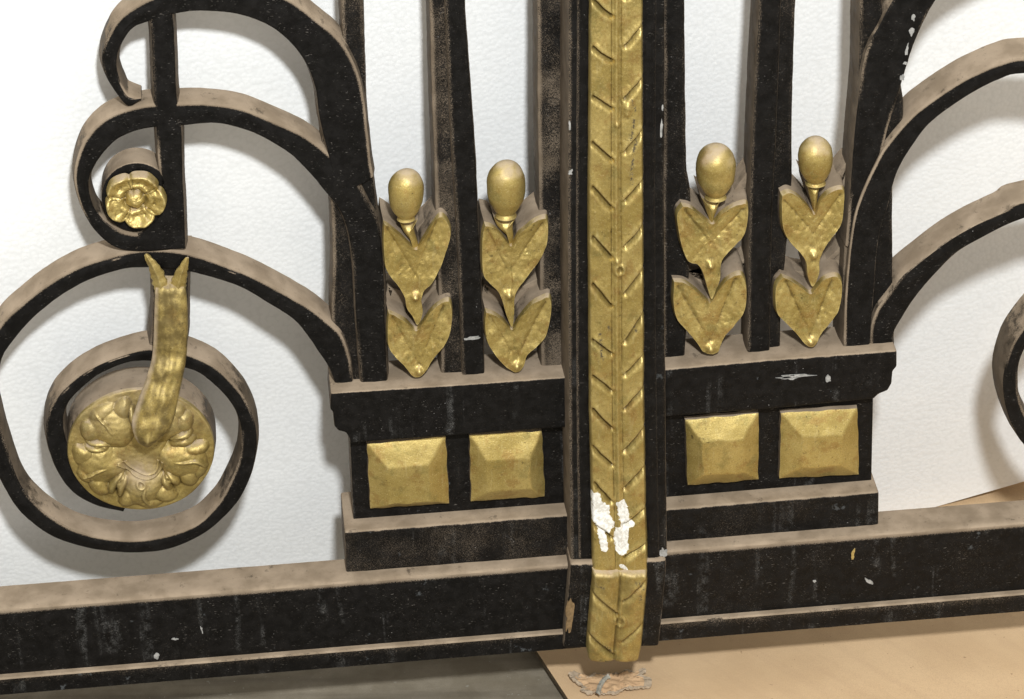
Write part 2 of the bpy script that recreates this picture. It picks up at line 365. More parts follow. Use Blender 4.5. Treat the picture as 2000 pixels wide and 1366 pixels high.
rail(LG, XL, xl1+.008, zt, zl, zb, dust=.18, runs=.75)
ztr = at(1716, 1043, .0275).z; zlr = at(1650, 1180, .0275).z; zbr = at(1650, 1224.5, .0322).z
rail(RG, xr0-.006, XR, ztr, zlr, zbr, dust=.30, runs=.75)

# ---- small gilded square bosses
def boss(quad, G, inset, H=.0075, raise_=.0052, seed=0):
    N = 56; V = []; A = []
    TL, TR, BR, BL = [np.array(q, float) for q in quad]; l, r_, t, b = inset
    for j in range(N+1):
        for i in range(N+1):
            u, v = i/N, j/N; p = (TL*(1-u)+TR*u)*(1-v)+(BL*(1-u)+BR*u)*v
            e = nz(u*3, v*3, 1.7, seed)*.02
            h = min(1, (u/(l+e)), ((1-u)/(r_-e)), (v/(t+e)), ((1-v)/(b+e)))
            h = max(0, h)**.93
            q = at(p[0]+nz(v, seed, 6, 3)*2.0, p[1]+nz(u, seed, 6, 5)*2.5, raise_)
            V.append(Vector((q.x, q.y-H*h-nz(q.x, q.z, 90, 1)*.00022-nz(q.x, q.z, 420, 2)*.00007, q.z))); A.append(0)
    Fc = []; fm = []
    for j in range(N):
        for i in range(N):
            a = j*(N+1)+i; Fc.append((a, a+1, a+N+2, a+N+1)); fm.append(0)
    ring = [i for i in range(N+1)]+[j*(N+1)+N for j in range(1, N+1)]+[N*(N+1)+i for i in range(N-1, -1, -1)]+[j*(N+1) for j in range(N-1, 0, -1)]
    L = len(V); n = len(ring); cm = V[(N//2)*(N+2)]
    for k in ring:
        p = V[k]; out = Vector((p.x-cm.x, 0, p.z-cm.z)).normalized(); V.append(Vector((p.x, -.0005, p.z))+out*.0007)
    for a in range(n):
        b_ = (a+1) % n; Fc.append((ring[a], ring[b_], L+b_, L+a)); fm.append(1)
    return build('square_boss', V, Fc, [GOLD, IRON], G, fm=fm, smooth=28)
boss([(718,867),(871,853),(877,983),(723,993)], LG, (.24,.24,.32,.14), seed=1)
boss([(917,850),(1058,843),(1064,971),(920,979)], LG, (.22,.20,.32,.22), seed=2)
boss([(1339,821),(1482,808),(1481,937),(1343,948)], RG, (.20,.24,.28,.22), seed=3)
boss([(1525,808),(1674,798),(1678,927),(1523,935)], RG, (.26,.24,.30,.24), seed=4)

# ---- leaf sprays
def spray(G, bud, neck, up, notch_u, low, notch_l, stem, seed, tint):
    sp = None
    def leafh(out, c, vl, bead):
        tips = vl
        def h(x, y, r):
            v = .0024+.0012*r**3
            m = 0
            for a, b in tips:
                dd, t = seg_dist(x, y, a, b)
                v -= .0011*math.exp(-(dd/2.6)**2)*(.35+.65*t)       # vein groove
                v -= .0013*math.exp(-(dd/9)**2)*(.3+.7*t)
                # side ribs
                m += math.sin((x*(b[1]-a[1])-y*(b[0]-a[0]))/max(1, math.hypot(b[0]-a[0], b[1]-a[1]))*.42)*.5
            v += .00016*m
            for bx, by, br, bh in bead: v += bh*math.exp(-((x-bx)**2+(y-by)**2)/br**2)
            v += noise.noise(Vector((x*.045, y*.045, seed)))*.0010+noise.noise(Vector((x*.14, y*.14, seed+9)))*.0004+noise.noise(Vector((x*.5, y*.5, seed+9)))*.00022
            return max(0, v)*(1 if r < .985 else .55)
        return h
    # neck between bud and leaves is the spray's own mesh
    nx_, ny_ = notch_u
    cx = (neck[0]+neck[2])/2
    npts = [(neck[0], neck[1]), ((neck[0]+cx)/2, neck[1]+6), (cx, neck[1]+7), ((neck[2]+cx)/2, neck[1]+6), (neck[2], neck[3]), (neck[2]-8, neck[3]+18), (nx_+5, ny_-6), (nx_, ny_+14), (nx_-5, ny_-6), (neck[0]+8, neck[1]+18)]
    sp = star_relief('leaf_spray', npts, (cx, neck[1]+20), lambda x, y, r: .0035*(1-r**2), .004, -.026, G, rings=10, label=tint)
    tl, tr = up[0], up[1]; o = up[2]
    bot = (stem[0], stem[1])
    star_relief('leaf_pair', o, (notch_u[0], notch_u[1]+32), leafh(o, None, [((bot[0], bot[1]-40), (tl[0]+6, tl[1]+12)), ((bot[0], bot[1]-40), (tr[0]-6, tr[1]+12))], [(bot[0], bot[1], 8, .0045)]), .0042, -.026, sp)
    tl, tr = low[0], low[1]; o = low[2]; yb = max(p[1] for p in o)
    xb = [p[0] for p in o if p[1] == yb][0]
    star_relief('leaf_pair', o, (notch_l[0], notch_l[1]+28), leafh(o, None, [((xb, yb-22), (tl[0]+8, tl[1]+12)), ((xb, yb-22), (tr[0]-8, tr[1]+12))], [(xb, yb-12, 7, .003)]), .0040, -.026, sp)
    # bud: squat egg, narrow below, with a pinched collar
    bx, by0, by1, br, coll = bud
    mid = at(bx, (by0+by1)/2, .006); top = at(bx, by0+9, .006); bot_ = at(bx, by1+2, .006)
    rr = br*PXM*1.0; L = (top-bot_).length; ax = (top-bot_)/L
    V = []; Fc = []; n = 40; m = 44; DV = []
    for i in range(m+1):
        t = i/m
        prof = math.sin(math.pi*min(1, t*.5+.5)) if False else 0
        s_ = t
        w_ = (1-(2*abs(s_-.60)/(1.20 if s_ < .6 else .80))**2.05)
        w_ = max(0., w_)**.5
        lowr = coll/br
        if s_ < .6: w_ = max(w_*(1) if s_ > .25 else w_*.98, lowr*(.9+.1*math.cos(s_*40)) if s_ < .14 else 0)
        for j in range(n):
            a = 2*math.pi*j/n
            q = bot_+ax*(L*s_)+Vector((math.cos(a), 0, 0))*rr*w_+Vector((0, math.sin(a), 0))*rr*w_*.92
            q += Vector((math.cos(a), math.sin(a), 0))*(noise.noise(q*90+Vector((seed, 0, 0)))*.0006+noise.noise(q*300)*.0002)*min(1, w_*3)
            V.append(q); t_ = min(1, max(0, (s_-.72+.22*noise.noise(q*110)+.05*math.cos(a))/.32)); DV.append(t_*t_*(3-2*t_))
    for i in range(m):
        for j in range(n): a = i*n+j; b = i*n+(j+1) % n; Fc.append((a, b, b+n, a+n))
    Fc += [tuple(range(n)), tuple(m*n+j for j in range(n))]
    build('bud', V, Fc, GOLD, sp, smooth=60, attrs={'dustv': DV})
a5 = lambda P: zs(P, 2.845, 600, 300)
aR = lambda P: zs(P, 2.732, 1280, 220)
def P1(f, x, y): return f([(x, y)])[0]
UL1 = a5([(425,378),(460,400),(520,450),(600,520),(640,470),(690,390),(735,335),(775,360),(797,430),(775,520),(740,620),(690,710),(650,750),(633,800),(640,870),(625,925),(608,942),(585,900),(552,850),(540,790),(500,720),(440,640),(425,560),(420,460)])
LL1 = a5([(450,873),(490,890),(545,920),(600,970),(640,930),(700,850),(780,805),(803,850),(800,950),(770,1040),(700,1130),(660,1190),(620,1228),(580,1220),(530,1160),(480,1110),(450,1060),(443,970)])
spray(LG, (548/2.845+600, 323, 426, 34, 17), (780,432,815,430), (UL1[0], UL1[6], UL1), P1(a5,600,520), (LL1[0], LL1[6], LL1), P1(a5,600,970), P1(a5,600,782), 1, 'leaf spray nearest the left scrolls')
UL2 = a5([(985,385),(1030,400),(1080,445),(1130,500),(1170,440),(1210,405),(1260,365),(1325,345),(1338,400),(1330,490),(1290,580),(1230,660),(1170,740),(1150,790),(1147,880),(1135,955),(1105,890),(1085,820),(1060,760),(1010,710),(975,660),(968,560),(970,450)])
LL2 = a5([(990,865),(1040,885),(1090,920),(1135,965),(1180,900),(1240,830),(1300,795),(1345,785),(1357,840),(1345,930),(1320,1010),(1260,1070),(1220,1110),(1200,1170),(1160,1200),(1110,1180),(1060,1130),(1010,1060),(990,1000),(985,930)])
spray(LG, (1105/2.845+600, 306, 420, 37, 21), (965,425,1008,424), (UL2[0], UL2[7], UL2), P1(a5,1130,480), (LL2[0], LL2[7], LL2), P1(a5,1135,965), P1(a5,1120,770), 2, 'leaf spray left of the gilded post')
UR1 = aR([(140,485),(190,500),(240,540),(300,580),(350,530),(420,487),(485,475),(492,540),(475,630),(430,690),(370,750),(345,800),(342,870),(315,950),(295,985),(275,930),(250,845),(220,800),(170,780),(135,700),(115,600),(110,530)])
LR1 = aR([(95,890),(150,895),(205,930),(265,985),(290,1000),(330,940),(380,880),(445,850),(475,880),(485,960),(475,1040),(430,1110),(370,1180),(345,1230),(330,1268),(290,1276),(250,1265),(220,1220),(160,1150),(110,1090),(90,1000)])
spray(RG, (322/2.732+1280, 273, 384, 38, 21), (1371,388,1410,386), (UR1[0], UR1[6], UR1), P1(aR,300,575), (LR1[0], LR1[7], LR1), P1(aR,285,995), P1(aR,292,800), 3, 'leaf spray right of the gilded post')
UR2 = aR([(670,430),(710,415),(760,440),(810,490),(845,530),(880,455),(930,410),(1000,400),(1003,480),(990,580),(950,640),(900,710),(872,780),(868,850),(835,920),(808,860),(800,790),(770,740),(720,690),(680,620),(668,530)])
LR2 = aR([(675,865),(730,890),(780,925),(825,955),(855,920),(900,875),(960,860),(990,890),(992,960),(975,1040),(930,1110),(880,1170),(850,1230),(825,1240),(790,1220),(740,1160),(690,1110),(645,1060),(633,980),(640,910)])
spray(RG, (855/2.732+1280, 259, 357, 33, 19), (1573,357,1606,355), (UR2[0], UR2[7], UR2), P1(aR,848,500), (LR2[0], LR2[6], LR2), P1(aR,825,955), P1(aR,842,745), 4, 'leaf spray beside the right scrolls')
# webs of iron that tie the lower leaves to the bars
for G, q, dd in ((LG, [(757,560),(800,568),(866,545),(866,590),(815,604),(757,590)], -.012), (LG, [(945,555),(990,572),(1056,545),(1056,585),(1000,602),(945,590)], -.012),
                 (RG, [(1335,520),(1390,540),(1465,505),(1465,560),(1400,570),(1335,560)], -.012), (RG, [(1520,520),(1585,530),(1650,480),(1650,545),(1590,560),(1520,555)], -.012),
                 (LG, [(752,418),(800,452),(860,405),(860,470),(805,492),(752,470)], -.010), (LG, [(940,416),(990,448),(1058,400),(1058,470),(1000,492),(940,470)], -.010),
                 (RG, [(1340,385),(1392,420),(1470,330),(1470,420),(1400,460),(1340,440)], -.010), (RG, [(1545,360),(1590,390),(1660,315),(1660,400),(1600,440),(1545,410)], -.010)):
    q = [tuple(p) for p in catmull(q+[q[0]], 6)[:-1]]
    slab('web', q, dd, -.030, .0015, G, coat=.85)

# ---- rosette
RC = (275, 878)
Rm = (at(418, 878, .004)-at(133, 878, .004)).length/2
rc = at(275.5, 878, .004)
LOBES = []
for p_ in range(5):
    A_ = -90+72*p_; j_ = rng.uniform(-1, 1, 12)
    LOBES += [(A_+j_[0]*2, .56, .36, .33, .0086), (A_+j_[1]*4, .83, .13, .20+.03*j_[2], .0064), (A_-20+j_[3]*3, .76, .18, .15, .0074), (A_+20+j_[4]*3, .76, .18, .15, .0074),
              (A_+j_[8]+3, .66, .30, .05, .0098), (A_-31+j_[5]*2, .60, .20, .075, .0084), (A_+31+j_[6]*2, .60, .20, .075, .0084), (A_+36+j_[9]*2, .56, .13, .05, .0092)]
LOBES = [(math.cos(rad(a_)), math.sin(rad(a_)), r_, lr, lt, h_) for a_, r_, lr, lt, h_ in LOBES]
def ros_h(th, r):
    x, y = r*math.cos(th), r*math.sin(th); H = .0020
    for ca, sa, rc_, lr, lt, h_ in LOBES:
        u = (x*ca+y*sa-rc_)/lr; v = (-x*sa+y*ca)/lt
        d = u*u+v*v
        if d < 1: H = max(H, .0008+(h_*1.25-.0008)*(1-d**1.1)**.62)
    for ca, sa, rc_, lr, lt, h_ in LOBES[7::8]:
        u = (x*ca+y*sa-rc_)/.055; v = (-x*sa+y*ca)/.024; H -= .0030*math.exp(-u*u-v*v)
    hub = .0076*max(0, 1-(r/.40)**3.5)**.5 if r < .40 else 0
    H = max(H, hub)
    a = (math.degrees(th)+180) % 360-180
    if -160 < a < -25:
        for r1 in (.265, .335): H += .0017*math.exp(-((r-r1)/.016)**2)
    q = math.hypot((x+.04)*1.3, y+.46); H += .0016*math.exp(-((q-.070)/.026)**2)-.0012*math.exp(-(q/.045)**2)
    return H
V = []; A = []; NR, NTH = 110, 340
c0 = rc
for i in range(NR+1):
    r = i/NR
    for j in range(NTH):
        th = 2*math.pi*j/NTH; rr = r*(1+.010*noise.noise(Vector((math.cos(th)*2, math.sin(th)*2, 3)))*(1 if r > .5 else 0))
        x = c0.x+Rm*rr*math.cos(th); z = c0.z+Rm*rr*math.sin(th)
        wx = noise.noise(Vector((x*60, z*60, 5)))*.15; wr = noise.noise(Vector((x*60, z*60, 15)))*.05
        h = ros_h(th+wx*min(1, r*2), max(0, min(1, r+wr*min(1, r*3)*(1-r)*4)))+noise.noise(Vector((x*70, z*70, 1)))*.0013+noise.noise(Vector((x*320, z*320, 1)))*.0004
        if r > .965: h = .0015+(h-.0015)*max(0, (1-r)/.035)**.5
        V.append(Vector((x, c0.y-max(h, 0)*.9, z)))
        dd = math.exp(-((r*math.cos(th)+.05)**2+(r*math.sin(th)+.30)**2)/.06)*.85
        if math.sin(th) > .2: dd = max(dd, .42*max(0, r-.25)*(math.sin(th)))
        A.append(dd)
Fc = []; fm = []
for i in range(NR):
    for j in range(NTH):
        a = i*NTH+j; b = i*NTH+(j+1) % NTH; Fc.append((a, b, b+NTH, a+NTH)); fm.append(0)
L = len(V)
for dd, g in ((.0028, .0006), (-.010, .002), (-.021, .002)):
    for j in range(NTH):
        p = V[NR*NTH+j]; o_ = Vector((p.x-c0.x, 0, p.z-c0.z)).normalized(); V.append(Vector((p.x, -dd, p.z))+o_*g); A.append(0)
for j in range(NTH):
    jj = (j+1) % NTH; Fc.append((NR*NTH+j, NR*NTH+jj, L+jj, L+j)); fm.append(0)
    for s_ in range(2): Fc.append((L+s_*NTH+j, L+s_*NTH+jj, L+(s_+1)*NTH+jj, L+(s_+1)*NTH+j)); fm.append(1)
Fc.append(tuple(L+2*NTH+j for j in range(NTH))); fm.append(1)
build('rosette', V, Fc, [GOLD, IRON], LG, fm=fm, smooth=55, attrs={'dustv': A}, grimy=.40, label='large round gilded acanthus rosette, dusty at its centre')

# ---- curled stem arching out to the rosette's middle
ST = [(((318,548),(348,548)), .006), (((306,558),(360,558)), .008), (((303,571),(364,571)), .010), (((301,626),(367,626)), .012), (((298,688),(365,688)), .015), (((289,728),(359,728)), .020), (((272,775),(349,775)), .026), (((262,805),(343,805)), .030), (((257,830),(334,831)), .033), (((264,856),(316,854)), .033), (((274,867),(303,866)), .031), (((284,872),(292,872)), .029)]
PP = catmull([(*a, *b, d*1000) for (a, b), d in ST], 6)
V = []; Fc = []; K = 29; DV = []
for i, q in enumerate(PP):
    dd = q[4]/1000; A_ = at(q[0], q[1], dd); B_ = at(q[2], q[3], dd); W = (B_-A_).length; s_ = i/(len(PP)-1)
    for j in range(K):
        t = j/(K-1); u = 2*t-1; p = A_.lerp(B_, t)
        h = .25*W*max(0, 1-abs(u)**2.6)**.6*min(1, .25+s_*4)+noise.noise(Vector((p.x*45, p.z*60, 8)))*.0016*(1-u*u)
        h -= .0006*math.exp(-((u-.05*math.sin(s_*9))/.07)**2)*(s_ < .93)
        h -= .0003*math.exp(-((u-.42)/.12)**2)+.0003*math.exp(-((u+.42)/.12)**2)
        h += .0012*math.exp(-((u+.05)/.16)**2)*math.exp(-((s_-.93)/.03)**2)*2
        h += (.0018*math.exp(-((s_-.50)/.05)**2)-.0012*math.exp(-((s_-.42)/.04)**2)+.0010*math.exp(-((s_-.68)/.04)**2)-.0009*math.exp(-((s_-.61)/.03)**2)+.0012*math.exp(-((s_-.05)/.04)**2))*(1-u*u)+noise.noise(Vector((p.x*130, p.z*130, 3)))*.0017+noise.noise(Vector((p.x*400, p.z*400, 3)))*.0004
        V.append(p+Vector((0, -max(h, 0), 0))); DV.append(.85*max(0, min(1, (-u-.72)/.2)))
    bk = min(.030, dd+.020) if s_ < .45 else .34*W
    for j in range(1, 8):
        t = 1-j/8; p = A_.lerp(B_, t); V.append(p+Vector((0, bk*math.sin(math.pi*t)**.6, 0))); DV.append(.9)
k = K+7
for i in range(len(PP)-1):
    for j in range(k): a = i*k+j; b = i*k+(j+1) % k; Fc.append((a, b, b+k, a+k))
Fc += [tuple(range(k)), tuple((len(PP)-1)*k+j for j in range(k))]
st = build('curled_stem', V, Fc, GOLD, LG, smooth=60, attrs={'dustv': DV}, grimy=.85, label='gilded forked stem arching down over the rosette')
def horn(pts, nm='leaf_tip'):
    Q = catmull(pts, 3); V = []; Fc = []; n = 16
    for i, q in enumerate(Q):
        c_ = at(q[0], q[1], .007); rr = q[2]*PXM
        tg = Q[min(i+1, len(Q)-1)]-Q[max(i-1, 0)]; tt = Vector((tg[0], 0, -tg[1])).normalized(); sd = Vector((-tt.z, 0, tt.x))
        for j in range(n):
            a = 2*math.pi*j/n; V.append(c_+sd*(rr*math.cos(a)*(1+.25*noise.noise(Vector((q[0]*.15, q[1]*.15, a)))))+Vector((0, rr*(.55+.25*(abs(math.cos(a)) < .3))*math.sin(a)+.0008*noise.noise(Vector((q[0]*.12, q[1]*.12, a*.6))), 0))*(1 if math.sin(a) < 0 else 1.6))
    for i in range(len(Q)-1):
        for j in range(n): a = i*n+j; b = i*n+(j+1) % n; Fc.append((a, b, b+n, a+n))
    Fc += [tuple(range(n)), tuple((len(Q)-1)*n+j for j in range(n))]
    build(nm, V, Fc, GOLD, st, smooth=60, grimy=.4)
horn([(284,497,3),(291,507,7),(300,521,10),(308,538,13),(314,558,14),(317,578,11),(319,592,5)])
horn([(366,503,3),(361,516,7),(355,531,11),(350,548,14),(347,566,14),(344,584,11),(342,596,5)])

# ---- small flower on its iron disc
FC_ = at(264, 384, .004); FR = 58*PXM
def circ(cx, cy, rx, ry, n=48): return [(cx+rx*math.cos(2*math.pi*k/n), cy+ry*math.sin(2*math.pi*k/n)) for k in range(n)]
fb = slab('flower_disc', circ(267, 386, 69, 68, 64), .0036, -.017, .0016, LG)
V = []; A = []; NR, NTH = 46, 160
for i in range(NR+1):
    r = i/NR
    for j in range(NTH):
        th = 2*math.pi*j/NTH; a = math.degrees(th)
        phi = ((a-62+36+720) % 72)-36
        rim = 1-.17*(abs(phi)/36)**5+.02*math.cos(rad(phi)*9)
        x = FC_.x+FR*r*rim*math.cos(th); z = FC_.z+FR*r*rim*math.sin(th)
        cup = 0
        if abs(phi) < 34 and r > .30:
            w_ = (phi/34)**2; cup = .0060*(1-w_**1.6)**.5*min(1, (r-.28)/.25); cup -= .0032*math.exp(-((r-.60)/.17)**2)*(1-w_)*(1.15-.5*math.sin(th*2+1))
            cup += .0010*math.exp(-((r-.90)/.07)**2)
        ridge = .0040*math.exp(-((abs(phi)-36)/2.8)**2)*(r > .50)
        dome = .0062*math.sqrt(max(0, 1-(r/.31)**2)) if r < .31 else 0
        gap = -.0016*math.exp(-((r-.36)/.05)**2)
        h = .0025+max(cup, 0)+ridge+dome+gap+noise.noise(Vector((x*260, z*260, 2)))*.0010+noise.noise(Vector((x*700, z*700, 2)))*.00035
        if r > .95: h = .001+(h-.001)*max(0, (1-r)/.05)**.5
        V.append(Vector((x, FC_.y-h, z))); A.append(.3 if (math.sin(th) > .7 and r > .93) else 0)
Fc = []
for i in range(NR):
    for j in range(NTH): a = i*NTH+j; b = i*NTH+(j+1) % NTH; Fc.append((a, b, b+NTH, a+NTH))
build('flower', V, Fc, GOLD, fb, smooth=60, attrs={'dustv': A})

# ================================================================== gate, right leaf
T1 = [((1990,-190),(2010,-120)),((1880,-140),(1930,-80)),((1800,-80),(1868,-40)),((1745,0),(1829,0)),((1715,54),(1806,40)),((1698,84),(1785,88)),((1686,121),(1770,135)),((1675,200),(1752,195)),((1666,290),(1732,262)),((1662,350),(1716,340)),((1656,420),(1706,430)),((1651,480),(1698,500))]
T2 = [((2140,112),(2140,148)),((2000,113),(2000,145)),((1960,121),(1950,157)),((1917,138),(1900,182)),((1866,165),(1852,213)),((1816,199),(1809,249)),((1782,226),(1779,290)),((1748,263),(1757,327)),((1725,293),(1745,360)),((1708,325),(1734,405)),((1689,365),(1720,450)),((1671,414),(1712,500)),((1662,465),(1708,560)),((1655,530),(1704,610)),((1650,600),(1701,650)),((1647,688),(1698,686))]
sh = at(1958, 735, .002).x-mir(502, 850, .002, 0)[0]
T3 = [((1700,690),(1746,690)),((1700,640),(1746,652)),((1714,602),(1762,622)),((1735,575),(1788,581)),((1762,541),(1822,541)),((1802,507),(1869,494)),((1852,470),(1920,464)),((1903,440),(1967,440)),((1960,414),(2010,424)),((2010,392),(2050,410))]
def met(pairs, d): return [(at(*a, d).x, at(*a, d).z, at(*b, d).x, at(*b, d).z) for a, b in pairs]
ribbon('scroll', T1, .0024, .026, parent=RG, label='topmost scroll, white paint chips along its edge', dust=.12)
ribbon('scroll', T2, .0042, .026, parent=RG, dust=.12, label='middle scroll')
m3 = met(T3, .0034)+[(*mir(*a, .0034, sh), *mir(*b, .0034, sh)) for a, b in S3[10:]]
ribbon('scroll', m3, .0034, .026, parent=RG, metric=True, dust=.12, label='lowest scroll, its spiral cut off by the picture edge')
ribbon('stile', [((1689,-250),(1730,-250)),((1679,0),(1722,0)),((1677,135),(1750,120)),((1672,210),(1765,212)),((1665,300),(1752,300)),((1659,370),(1744,362)),((1650,458),(1743,470)),((1646,560),(1744,560)),((1642,690),(1747,690))], -.0012, .026, bulge0=.0010, parent=RG, dust=.5)
ribbon('bar', [((1492,-250),(1567,-250)),((1483,0),(1554,0)),((1472,220),(1547,220)),((1466,366),(1546,366)),((1463,476),(1535,495)),((1462,600),(1526,600)),((1461,700),(1523,700))], -.0020, .026, bulge0=.0010, parent=RG, dust=.45)
ribbon('bar_rib', [((1491,-250),(1536,-250)),((1482,0),(1526,0)),((1471,220),(1518,220)),((1465,366),(1511,366)),((1462,476),(1507,476)),((1461,600),(1505,600)),((1460,702),(1503,702))], .0022, .016, bulge0=.0006, parent=RG, dust=.15)
ribbon('stile', [((1296,-250),(1335,-250)),((1296,0),(1337,0)),((1296,220),(1339,220)),((1296,330),(1341,330)),((1295,390),(1349,390)),((1295,560),(1345,560)),((1295,707),(1337,707))], -.0008, .026, bulge0=.0010, parent=RG, dust=.35, label='meeting stile beside the gilded post')
slab('plinth_cap', [(1296,722),(1500,704),(1752,685),(1752,717),(1744,726),(1742,750),(1734,764),(1716,771),(1707,780),(1500,800),(1296,815)], .0145, -.022, .0018, RG, dust=.14, runs=1.)
slab('plinth_block', [(1296,795),(1706,762),(1702,960),(1296,990)], .0012, -.030, .0012, RG, dust=.25, runs=.6)
slab('plinth_base', [(1296,996),(1717,961),(1716,1045),(1296,1076)], .0165, -.0325, .0022, RG, dust=.42, runs=.6)

# ================================================================== centre post
PO = empty('gate_post', at(1205, 1283, .03), 'gilded chevron post between the gate leaves, white primer showing near its foot', 'post')
def flange(nm, L_, R_, d0, d1, **kw): return ribbon(nm, [(a, b) for a, b in zip(L_, R_)], d0, d0-d1, .0016, .001, PO, **kw)
flange('post_back', [(1108,-250),(1110,0),(1109,400),(1111,800),(1115,1092)], [(1300,-250),(1299,0),(1298,400),(1300,800),(1303,1088)], .0340, -.03, dust=.22, runs=.5)
for (x0, x1) in (((1126,1127,1125,1126,1130), (1156,1157,1156,1157,1160)), ((1250,1250,1252,1254,1258), (1282,1282,1280,1283,1288))):
    ribbon('post_fillet', [((a, y), (b, y)) for a, b, y in zip(x0, x1, (-250, 0, 400, 800, 1090))], .0349, .025, .0012, .0006, PO, dust=.12)
LN = [(-105,-83),(-10,20),(82,107),(178,200),(268,301),(356,395),(453,491),(545,586),(652,680),(723,751),(789,825),(862,896),(933,968),(1013,1036)]
RNn = [(-15,-55),(78,37),(180,140),(285,241),(380,340),(470,429),(561,513),(655,599),(720,681),(786,745),(868,820),(941,897),(1011,981),(1075,1050)]
def post_relief(name, ys, xl, xr, grooves, lobeh, bead, base_d, back, parent, marks=None, patch=None, rnd=0):
    NU = 64; ny = int((ys[-1]-ys[0])/2.6); V = []; A1 = []; A2 = []; A3 = []
    yy = np.linspace(ys[0], ys[-1], ny+1)
    XL_ = np.interp(yy, ys, xl); XR_ = np.interp(yy, ys, xr)
    for i, y in enumerate(yy):
        for j in range(NU+1):
            u = 2*j/NU-1; x = XL_[i]+(XR_[i]-XL_[i])*(u+1)/2
            x += nz(y*.02, u, 1, 2)*1.0*abs(u)
            au = abs(u+.02)
            h = lobeh*(1-((au-.50)/.52)**2*(.16 if bead else .30)) if au > .12 else lobeh*.86
            if au > .90: h *= max(.1, 1-((au-.90)/.12)**2)
            if bead: 
                h += .0017*math.exp(-(au/.085)**2)-.0007*math.exp(-((au-.17)/.035)**2)
            else: h -= .0016*math.exp(-(au/.05)**2)
            for (x0, y0), (x1, y1), dep in grooves:
                if min(y0, y1)-16 < y < max(y0, y1)+22:
                    dx, dy = x1-x0, y1-y0; Lg = math.hypot(dx, dy); t = ((x-x0)*dx+(y-y0)*dy)/(Lg*Lg)
                    if -.12 < t < 1.12:
                        sd = (-(x-x0)*dy+(y-y0)*dx)/Lg*(1 if dx > 0 else -1)    # + below the cut
                        e = 1 if 0 <= t <= 1 else max(0, 1-(abs(t-.5)-.5)/.12)
                        wob = nz(x*.05, y*.05, 1, 6)*1.5; sd += wob
                        g = -dep*math.exp(-((sd-1.6)/(1.7 if sd < 1.6 else 6.5))**2)
                        if sd < 0: g += .0009*math.exp(-((sd+3)/6)**2)*(dep > .0015)
                        if sd > 5: g += .0005*math.exp(-((sd-13)/8)**2)
                        h += g*e
            h += noise.noise(Vector((x*.05, y*.03, rnd)))*.0006+noise.noise(Vector((x*.2, y*.16, rnd)))*.00028
            for bx, by, br, bh in (marks or {}).get('b', []): h += bh*math.exp(-((x-bx)**2+(y-by)**2)/br**2)
            for bx, by, br, bw, bh in (marks or {}).get('r', []): h += bh*math.exp(-((math.hypot(x-bx, y-by)-br)/bw)**2)
            if name == 'post_foot':
                k = (ys[-1]-y)/12
                if k < 1: h -= .007*(1-max(0, k))**2.2
                k = (y-ys[0])/7
                if k < 1: h -= .003*(1-k)**2
            p = at(x, y, base_d); V.append(Vector((p.x, p.y-h, p.z)))
            m = 0; pt = 0
            if marks:
                for a, b in marks['scr']:
                    dd, _ = seg_dist(x, y, a, b); m = max(m, math.exp(-(dd/3.2)**2))
            for a, b, wd in (patch or []):
                dd, _ = seg_dist(x, y, a, b); pt = max(pt, min(1, max(0, 1.1-(dd/wd)*.55)))
            dv = 0.
            if name == 'post_foot' and y-ys[0] < 7: dv = .6*(1-(y-ys[0])/7)
            A1.append(m); A2.append(pt); A3.append(dv)
    n = NU+1; Fc = []
    for i in range(ny):
        for j in range(NU): a = i*n+j; Fc.append((a, a+1, a+1+n, a+n))
    ring = [j for j in range(n)]+[i*n+NU for i in range(1, ny+1)]+[ny*n+j for j in range(NU-1, -1, -1)]+[i*n for i in range(ny-1, 0, -1)]
    L = len(V); cm = V[(ny//2)*n+NU//2]
    for k in ring: V.append(Vector((V[k].x, -back, V[k].z))); A1.append(0); A2.append(0); A3.append(0)
    for a in range(len(ring)): b = (a+1) % len(ring); Fc.append((ring[a], ring[b], L+b, L+a))
    return build(name, V, Fc, GOLD, parent, smooth=55, attrs={'mark': A1, 'patch': A2, 'dustv': A3}, grimy=.35 if name == 'post_foot' else .12)
G1 = [((1159+(3 if y0 > 900 else 0), y0), (1194, y1), .0034) for y0, y1 in LN]+[((1216, y0), (1254+(4 if y0 > 850 else 0), y1), .0034) for y0, y1 in RNn]
mk = {'scr': [((1233,185),(1237,205)),((1236,222),(1229,262)),((1240,268),(1232,290)),((1233,300),(1230,330)),((1229,330),(1231,348)),((1186,628),(1190,634)),((1236,630),(1240,636)),((1169,640),(1173,690))], 'b': [(1222,200,9,.0028),(1203,232,5,.002),(1203,498,6,.0026),(1221,212,5,.002)], 'r': [(1207,516,9,3.2,.0018)]}
pt = [((1160,962),(1185,1010),10),((1163,985),(1176,1020),12),((1180,980),(1182,1020),7),((1172,1030),(1178,1058),7),((1212,975),(1216,1000),9),((1208,1030),(1212,1060),11),((1219,1005),(1216,1040),7),((1222,1015),(1232,1012),4),((1210,1092),(1220,1100),3)]
post_relief('chevron_moulding', [-250, 0, 400, 800, 1000, 1103], [1150,1150,1147,1150,1154,1156], [1253,1254.5,1256,1258,1262,1265], G1, .0078, True, .0346, .020, PO, mk, pt, 1)
